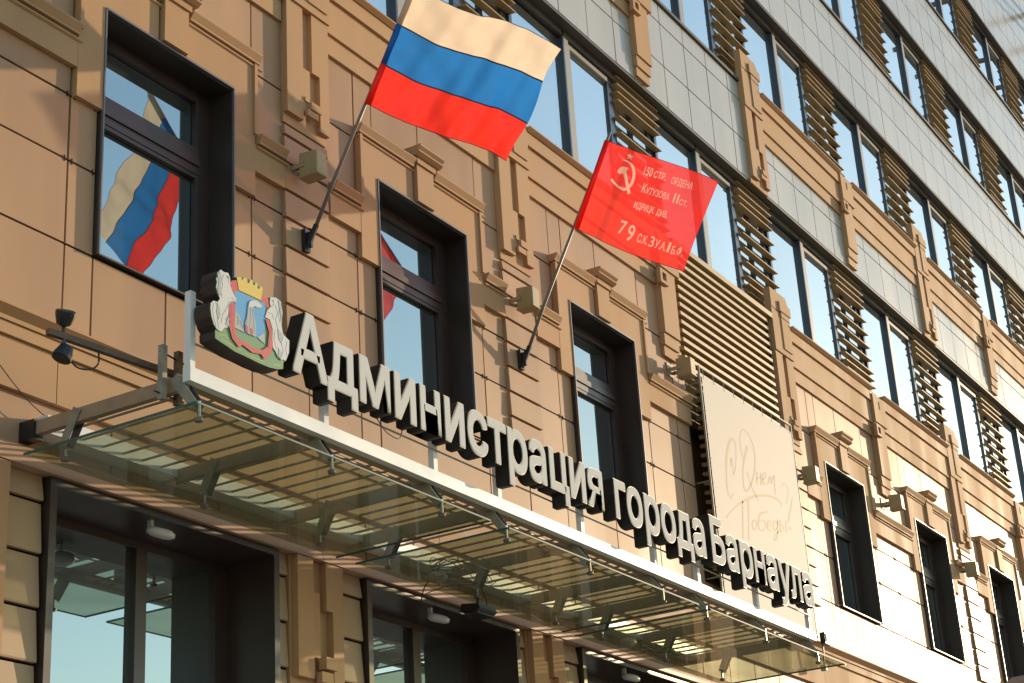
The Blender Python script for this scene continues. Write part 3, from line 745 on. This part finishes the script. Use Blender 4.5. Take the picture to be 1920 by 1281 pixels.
print_poly([(175, 285), (205, 272), (246, 278), (226, 312), (240, 400), (268, 512), (240, 522), (214, 410), (200, 326), (172, 345), (150, 322)], 'hammer')

# the cloth and its print are one sheet: triangulate them together
from mathutils.geometry import delaunay_2d_cdt
vin, fin, own = [], [], []
for k, (nm, uv, tris) in enumerate(prints):
    n0 = len(vin); vin += [Vector((u*1.3, v_)) for u, v_ in uv]
    for t_ in tris:
        a_, b_, c_ = (vin[i_+n0] for i_ in t_); ar = (b_-a_).x*(c_-a_).y-(b_-a_).y*(c_-a_).x
        if abs(ar) < 1e-9: continue
        fin.append([i_+n0 for i_ in (t_ if ar > 0 else t_[::-1])]); own.append(k)
GU, GV = 60, 40
for a in range(GV+1):
    for c in range(GU+1): vin.append(Vector((c/GU*1.3, a/GV)))
ein = []
for f_ in fin: ein += [(f_[0], f_[1]), (f_[1], f_[2]), (f_[2], f_[0])]
cnt = {}
for e_ in ein: cnt[tuple(sorted(e_))] = cnt.get(tuple(sorted(e_)), 0)+1
res_ = delaunay_2d_cdt(vin, [e_ for e_, n_ in cnt.items() if n_ == 1], [], 0, 1e-6)
vo, fo = res_[0], res_[2]
tri_ = {}
for f_, k in zip(fin, own): tri_.setdefault(k, []).append([vin[i_] for i_ in f_])
box_ = {k: (min(p.x for t in ts for p in t), max(p.x for t in ts for p in t), min(p.y for t in ts for p in t), max(p.y for t in ts for p in t)) for k, ts in tri_.items()}
def inside(p):
    for k, ts in tri_.items():
        b_ = box_[k]
        if not (b_[0] <= p.x <= b_[1] and b_[2] <= p.y <= b_[3]): continue
        for a, b, c in ts:
            if (b.x-a.x)*(p.y-a.y)-(b.y-a.y)*(p.x-a.x) >= 0 and (c.x-b.x)*(p.y-b.y)-(c.y-b.y)*(p.x-b.x) >= 0 and (a.x-c.x)*(p.y-c.y)-(a.y-c.y)*(p.x-c.x) >= 0: return k
    return -1
vc = [tuple(VP_(min(1, max(0, p.x/1.3)), min(1, max(0, p.y)))) for p in vo]
groups_ = {}
for f_ in fo: groups_.setdefault(inside((vo[f_[0]]+vo[f_[1]]+vo[f_[2]])/3), []).append(f_)
for k, fs_ in groups_.items():
    used_ = sorted({i_ for f_ in fs_ for i_ in f_}); mp_ = {i_: n_ for n_, i_ in enumerate(used_)}
    mb_ = MB().add([vc[i_] for i_ in used_], [tuple(mp_[i_] for i_ in f_) for f_ in fs_])
    mb_.build('red_cloth' if k < 0 else prints[k][0], 'f_banner' if k < 0 else 'f_print', vf, True)

# ---------------------------------------------------------------- banner
bn = thing('pale_banner', 'large pale pink vinyl banner with faint gold script stretched on a frame', 'banner', (19.1, -.12, 4.7))
bx0, bx1, bz0, bz1 = 17.80, 20.42, 4.78, 7.40
sh = MB(); n_ = 14
vs = [(bx0+(bx1-bx0)*a/n_, -.135-.00005*math.sin(a*1.1+b_*.7)*math.sin(math.pi*a/n_), bz0+(bz1-bz0)*b_/n_) for b_ in range(n_+1) for a in range(n_+1)]
sh.add(vs, [(b_*(n_+1)+a, b_*(n_+1)+a+1, (b_+1)*(n_+1)+a+1, (b_+1)*(n_+1)+a) for b_ in range(n_) for a in range(n_)])
sh.build('vinyl_sheet', 'sheet', bn, True)
f = MB(); r = .014
f.tube([(bx0-.035, -.12, bz0-.05), (bx0-.035, -.12, bz1+.11)], r, 8).tube([(bx1+.035, -.12, bz0-.05), (bx1+.035, -.12, bz1+.11)], r, 8)
f.tube([(bx0-.035, -.12, bz1+.10), (bx1+.035, -.12, bz1+.10)], r, 8).tube([(bx0-.035, -.12, bz0-.045), (bx1+.035, -.12, bz0-.045)], r, 8)
for x in (bx0-.035, bx1+.035):
    for z in (bz0+.2, 6.1, bz1-.1): f.tube([(x, -.12, z), (x, .05, z)], .01, 6)
f.build('frame', 'grey_steel', bn)
l = MB()
for k in range(10):
    x = bx0+.05+(bx1-bx0-.1)*k/9
    l.tube([(x, -.136, bz1-.03), (x+.01, -.125, bz1+.10)], .004, 5)
for k in range(9):
    z = bz0+.15+(bz1-bz0-.3)*k/8
    l.tube([(bx1-.02, -.137, z), (bx1+.035, -.125, z+.01)], .004, 5).tube([(bx0+.02, -.137, z), (bx0-.035, -.125, z+.01)], .004, 5)
l.build('lacing', 'lamp_white', bn, kind='stuff')
def script(strokes, name):
    b = MB()
    for st in strokes:
        pts = [(*px_x(1300+a/4.004, 700+c/4.004, .135), w_) for a, c, w_ in st]
        pts = smooth_pts(pts); vs = []; 
        for i, (x, z, w_) in enumerate(pts):
            q0, q1 = pts[max(i-1, 0)], pts[min(i+1, len(pts)-1)]; v = Vector((q1[0]-q0[0], q1[1]-q0[1])); v = v.normalized() if v.length else Vector((1, 0))
            vs += [(x-v.y*w_/2, -.1362, z+v.x*w_/2), (x+v.y*w_/2, -.1362, z-v.x*w_/2)]
        b.add(vs, [(2*i, 2*i+2, 2*i+3, 2*i+1) for i in range(len(pts)-1)])
    b.build(name, 'gold', bn)
W1_, W2_, W3_ = .012, .03, .048
script([[(280, 700, W1_), (285, 640, W2_), (297, 690, W1_), (300, 760, W1_), (318, 700, W1_), (320, 560, W1_), (300, 495, W2_), (272, 520, W3_), (250, 640, W3_), (250, 760, W2_), (258, 880, W2_), (285, 940, W1_), (300, 900, W1_)]], 'script_letter')
script([[(375, 640, W1_), (352, 540, W1_), (355, 450, W1_), (385, 425, W1_), (430, 490, W1_), (460, 600, W2_), (462, 720, W2_), (440, 820, W2_), (405, 880, W2_), (380, 850, W2_), (376, 700, W2_), (405, 550, W3_)], [(405, 740, W1_), (420, 800, W1_), (450, 880, W1_), (490, 960, W1_)]], 'script_letter')
script([[(478, 740, W2_), (478, 830, W2_)], [(478, 790, W1_), (505, 780, W1_)], [(507, 750, W2_), (507, 838, W2_)]], 'script_letter')
script([[(520, 800, W1_), (545, 780, W1_), (540, 745, W1_), (522, 770, W2_), (525, 825, W2_), (550, 830, W1_)], [(540, 715, W1_), (541, 722, W1_)]], 'script_letter')
script([[(560, 835, W1_), (575, 780, W2_), (585, 830, W1_), (605, 770, W2_), (612, 850, W2_), (615, 915, W1_)]], 'script_letter')
script([[(245, 1085, W1_), (300, 1020, W1_), (370, 965, W2_), (480, 920, W2_), (580, 925, W2_), (640, 955, W2_), (665, 995, W1_)], [(370, 960, W2_), (372, 1060, W2_), (375, 1240, W2_)], [(412, 955, W2_), (415, 1080, W2_), (418, 1250, W2_)]], 'script_letter')
script([[(462, 1100, W1_), (446, 1118, W2_), (446, 1160, W2_), (460, 1178, W1_), (474, 1155, W1_), (474, 1120, W1_), (462, 1100, W1_)]], 'script_letter')
script([[(560, 1040, W1_), (510, 1052, W2_), (492, 1090, W2_), (490, 1150, W2_), (508, 1180, W1_), (536, 1165, W1_), (540, 1125, W1_), (520, 1102, W1_), (494, 1118, W1_)]], 'script_letter')
script([[(560, 1150, W1_), (582, 1135, W1_), (578, 1108, W1_), (560, 1120, W2_), (558, 1165, W2_), (586, 1182, W1_)]], 'script_letter')
script([[(626, 1112, W1_), (606, 1118, W2_), (602, 1160, W2_), (618, 1180, W1_), (630, 1150, W1_), (632, 1095, W1_)], [(632, 1110, W1_), (634, 1190, W2_), (626, 1240, W2_), (606, 1250, W1_), (614, 1215, W1_), (645, 1185, W1_)]], 'script_letter')
script([[(654, 1105, W2_), (654, 1180, W2_), (674, 1178, W1_), (676, 1150, W1_), (656, 1142, W1_)], [(696, 1105, W2_), (698, 1190, W2_)]], 'script_letter')
script([[(745, 930, W1_), (735, 1000, W2_), (720, 1080, W2_), (712, 1120, W1_)], [(715, 1160, W2_), (735, 1168, W2_)]], 'script_letter')
script([[(665, 850, W1_), (680, 825, W1_), (705, 850, W1_), (712, 900, W1_), (700, 975, W1_)]], 'script_letter')

# ---------------------------------------------------------------- facade floodlight boxes
near = ['above the coat of arms beside the tricolour pole', 'between the second and third windows beside the red flag pole', 'over the upper left corner of the pale banner', 'beside the right edge of the pale banner', 'between the two dark windows right of the banner', 'left of the last dark window at the right edge']
for j, (u, v, zz) in enumerate(((555, 320, 7.0), (962, 570, 6.98), (1262, 700, 7.34), (1499, 900, 6.93), (1662, 955, 7.33), (1804, 1073, 6.99))):
    x = px_x(u, v, 0)[0]+.02; z = zz
    t = thing('floodlight_box', 'small beige box floodlight '+near[j], 'floodlight', (x, 0, z), 'box floodlights on the facade')
    d = .05 if j == 3 else .0
    MB().bx(x-.08, x+.08, .002, .011, z-.06, z+.10).build('wall_plate', 'lamp_box', t)
    MB().tube([(x, -.012, z+.02), (x, -.14, z+.02)], .012, 8).build('bracket_arm', 'grey_steel', t)
    for q0 in (-.075, .067): B(x+q0, x+q0+.008, .012, .17, z-.02, z+.02).build('yoke', 'lamp_box', t)
    b = MB(); s0 = [(x-.065, .115), (x+.065, .115), (x+.065, .30), (x-.065, .30)]
    v = [(a, -dd, z-.10+.0*dd) for a, dd in s0]+[(a, -dd, z+.12-(.02 if dd > .2 else 0)) for a, dd in s0]
    b.add(v, [(0, 1, 2, 3), (7, 6, 5, 4), (0, 4, 5, 1), (1, 5, 6, 2), (2, 6, 7, 3), (3, 7, 4, 0)])
    hb = b.build('housing', 'lamp_box', t)
    mod = hb.modifiers.new('bevel', 'BEVEL'); mod.width = .008; mod.segments = 2
    MB().bx(x-.07, x+.07, .11, .306, z-.115, z-.102).build('lens_rim', 'lamp_box', t)

# ---------------------------------------------------------------- small lamps
for j, (x, txt) in enumerate(((8.80, 'white oval lamp under the head of the nearest large door'), (12.2, 'white oval lamp under the head of the middle door'), (15.62, 'white oval lamp under the head of the door at the bottom right'))):
    t = thing('door_lamp', txt, 'lamp', (x, .15, 3.6), 'oval lamps over the doors')
    m = MB(); prof = [(.0, 0), (.07, .004), (.10, .02), (.10, .045), (.07, .062), (0, .064)]; n_ = 20; vs = []; fs = []
    zc, yc = 3.52, -.02
    ctr = Vector((x, yc, zc))
    for (r, h) in prof:
        for k in range(n_): vs.append((x+r*1.15*math.cos(6.2832*k/n_), yc-.015-h*.3+r*.8*math.sin(6.2832*k/n_), zc+h+r*.25*math.sin(6.2832*k/n_)))
    fs = [(a*n_+k, a*n_+(k+1) % n_, (a+1)*n_+(k+1) % n_, (a+1)*n_+k) for a in range(len(prof)-1) for k in range(n_)]
    m.add(vs, fs); m.build('lamp_body', 'lamp_white', t, True)
    MB().bx(x-.07, x-.045, -yc-.035, -yc+.0, zc+.03, 3.640).build('lamp_stem', 'lamp_white', t)
# twin black spotlight on a rusty tube at the left end of the canopy
t = thing('twin_spotlight', 'twin black spotlight on a rusty square tube clamped to the canopy end', 'spotlight', (7.1, -1.1, 4.08))
MB().tube([(7.62, -1.15, 4.065), (6.70, -1.02, 4.085)], .026, 4).build('tube', 'rust', t)
for x, y, m_ in ((7.46, -1.205, 'grey_steel'), (7.60, -1.205, 'rust')): 
    MB().bx(x-.02, x+.02, -y-.02, -y+.02, 3.84, 4.19).build('clamp_post', m_, t)
MB().tube([(7.44, -1.20, 4.15), (7.66, -1.20, 4.13)], .006, 6).tube([(7.40, -1.20, 3.88), (7.66, -1.20, 3.88)], .006, 6).build('clamp_bolt', 'black', t)
for sgn_, nm in ((1, 'up'), (-1, 'down')):
    c = Vector((6.80, -1.05, 4.085+sgn_*.115)); b = MB()
    dirv = Vector((-.25, -.45, sgn_*.85)).normalized() if sgn_ > 0 else Vector((-.35, .15, -.9)).normalized()
    b.tube([c-dirv*.06, c-dirv*.045, c+dirv*.01, c+dirv*.035, c+dirv*.04], [.012, .042, .058, .06, .05], 12)
    hd = b.build('lamp_head', 'black', t, False)
    MB().tube([Vector((6.80, -1.04, 4.085)), c-dirv*.03], .012, 6).build('lamp_yoke', 'black', t)
pts = [(6.83, -1.05, 3.97), (6.90, -1.06, 3.915), (7.0, -1.07, 3.93), (7.06, -1.07, 3.985), (7.05, -1.08, 4.05)]
MB().tube([p[:3] for p in smooth_pts(pts)], .0055, 6).build('wire', 'cable', t, True)
# black floodlight hanging under the canopy glass
t = thing('hanging_floodlight', 'black floodlight hanging on a bracket under the middle canopy glass', 'floodlight', (12.28, -.34, 3.6))
MB().tube([(12.28, -.34, 3.672), (12.28, -.34, 3.60)], .012, 8).build('hanger', 'black', t)
b = MB(); b.prof(12.15, 12.42, [(.26, 3.62), (.42, 3.60), (.44, 3.56), (.40, 3.535), (.24, 3.555)]); b.build('housing', 'black', t)
MB().bx(12.16, 12.41, .25, .41, 3.525, 3.534).build('lens', 'glass', t)
# little black floodlight right of the banner foot
t = thing('small_black_floodlight', 'small black floodlight on a thin post at the foot of the banner', 'floodlight', (20.5, -.15, 4.72))
MB().bx(20.42, 20.60, .17, .24, 4.64, 4.78).build('housing', 'black', t)
MB().bx(20.44, 20.58, .2405, .246, 4.66, 4.76).build('lens', 'glass', t)
MB().tube([(20.52, -.16, 4.70), (20.53, -.14, 4.35)], .012, 6).bx(20.50, 20.55, .10, .17, 4.33, 4.40).build('post', 'grey_steel', t)

# ---------------------------------------------------------------- cables
def cable(label, pts, r=.004, name='cable'):
    o = MB().tube([p[:3] for p in smooth_pts(pts)], r, 5).build(name, 'cable', None, True)
    o['label'] = label; o['category'] = 'cable'; return o
def tangle(label, c, s, n, seed):
    rr = random.Random(seed); m = MB()
    for k in range(n):
        ph = rr.uniform(0, 6.28); a, b_ = s[0]*rr.uniform(.3, 1), s[1]*rr.uniform(.3, 1); ox, oy = rr.uniform(-.5, .5)*s[0], rr.uniform(-.5, .5)*s[1]
        pts = [(c[0]+ox+a*math.cos(ph+t*.55), c[1]+oy+b_*math.sin(ph+t*.6), c[2]+.015+.05*abs(math.sin(t*.7+ph))*s[2]) for t in range(13)]
        m.tube([p[:3] for p in smooth_pts(pts, 4)], .0035, 4)
    o = m.build('cable_tangle', 'cable', None, True); o['label'] = label; o['category'] = 'cables'
tangle('tangled thin black cables lying on the middle canopy glass', (11.75, -.42, 3.735), (.45, .20, 1), 6, 4)
tangle('loose coils of thin wire behind the right canopy glass near the wall', (15.6, -.30, 3.74), (.40, .12, .8), 6, 8)
cable('black cable hanging straight down over the middle door head', [(11.78, -.20, 3.76), (11.76, -.16, 3.70), (11.765, -.125, 3.62), (11.77, -.12, 3.50)], .0055)
cable('slack cable slung from the glass edge to the middle door head', [(12.0, -.30, 3.75), (11.92, -.22, 3.72), (11.83, -.13, 3.67), (11.77, -.12, 3.62)], .004)
cable('thin cable sagging along the wall above the nearest door', [(7.2, -.03, 4.35), (7.6, -.05, 4.08), (8.2, -.06, 3.98), (8.9, -.07, 3.93), (9.8, -.04, 3.99)], .0035)
cable('thin black cable looping under the sign letters', [(9.35, -1.43, 4.20), (9.45, -1.44, 4.12), (9.60, -1.44, 4.11), (9.66, -1.43, 4.20)], .004)
cable('thin cable draped from the hanging floodlight', [(12.33, -.34, 3.79), (12.42, -.34, 3.68), (12.40, -.34, 3.60), (12.36, -.34, 3.59)], .005)

# ---------------------------------------------------------------- roof brackets and far awning
for k in range(5):
    x = 37.8+1.75*k
    MB().tube([(x, .1, 24.6), (x, -3.2, 24.9)], .07, 8).build('eave_bracket', 'rust', bld)
t = thing('arched_awning', 'dark arched awning sticking out of the facade at the lower right corner', 'awning', (27.3, -.5, 4.1))
def arc(d, rx, rz, n_=16): return [(27.5-rx*math.cos(math.pi*k/n_), -d, 3.8+rz*math.sin(math.pi*k/n_)) for k in range(n_+1)]
o0, o1, i0, i1 = arc(.75, 2.05, 1.36), arc(1.05, 2.05, 1.36), arc(.75, 2.0, 1.31), arc(1.05, 2.0, 1.31); N = 17
MB().add(o0+o1+i0+i1, [f_ for k in range(16) for f_ in ((k, k+1, N+k+1, N+k), (2*N+k, 3*N+k, 3*N+k+1, 2*N+k+1), (N+k, N+k+1, 3*N+k+1, 3*N+k), (k, 2*N+k, 2*N+k+1, k+1))]).build('awning_shell', 'bar', t)
MB().tube([(27.5, -.0, 5.12), (27.5, -.9, 5.12)], .02, 6).build('awning_stay', 'bar', t)
MB().tube(arc(1.05, 2.03, 1.34), .035, 6).build('awning_rim', 'grey_steel', t, True)

# ---------------------------------------------------------------- ground
def ground(name, x0, x1, y0, y1, z0, z1, m):
    o = MB().bx(x0, x1, -y1, -y0, z0, z1).build(name, m); o['kind'] = 'structure'; return o
ground('ground', -1500, 1500, -1500, 1500, -2.4, -1.85, 'asphalt')
ground('pavement', -60, 120, -14, 0.2, -1.845, -1.6, 'ground')
ground('road', -60, 120, -30, -14, -1.845, -1.72, 'asphalt')
for o in bpy.data.objects:
    if o.parent is None and o.name.split('.')[0] in ('office_building', 'ventilation_grille', 'floodlight_box', 'door_lamp', 'arched_awning'): o.location.y += WALL
    if 'o' in o.keys(): del o['o']
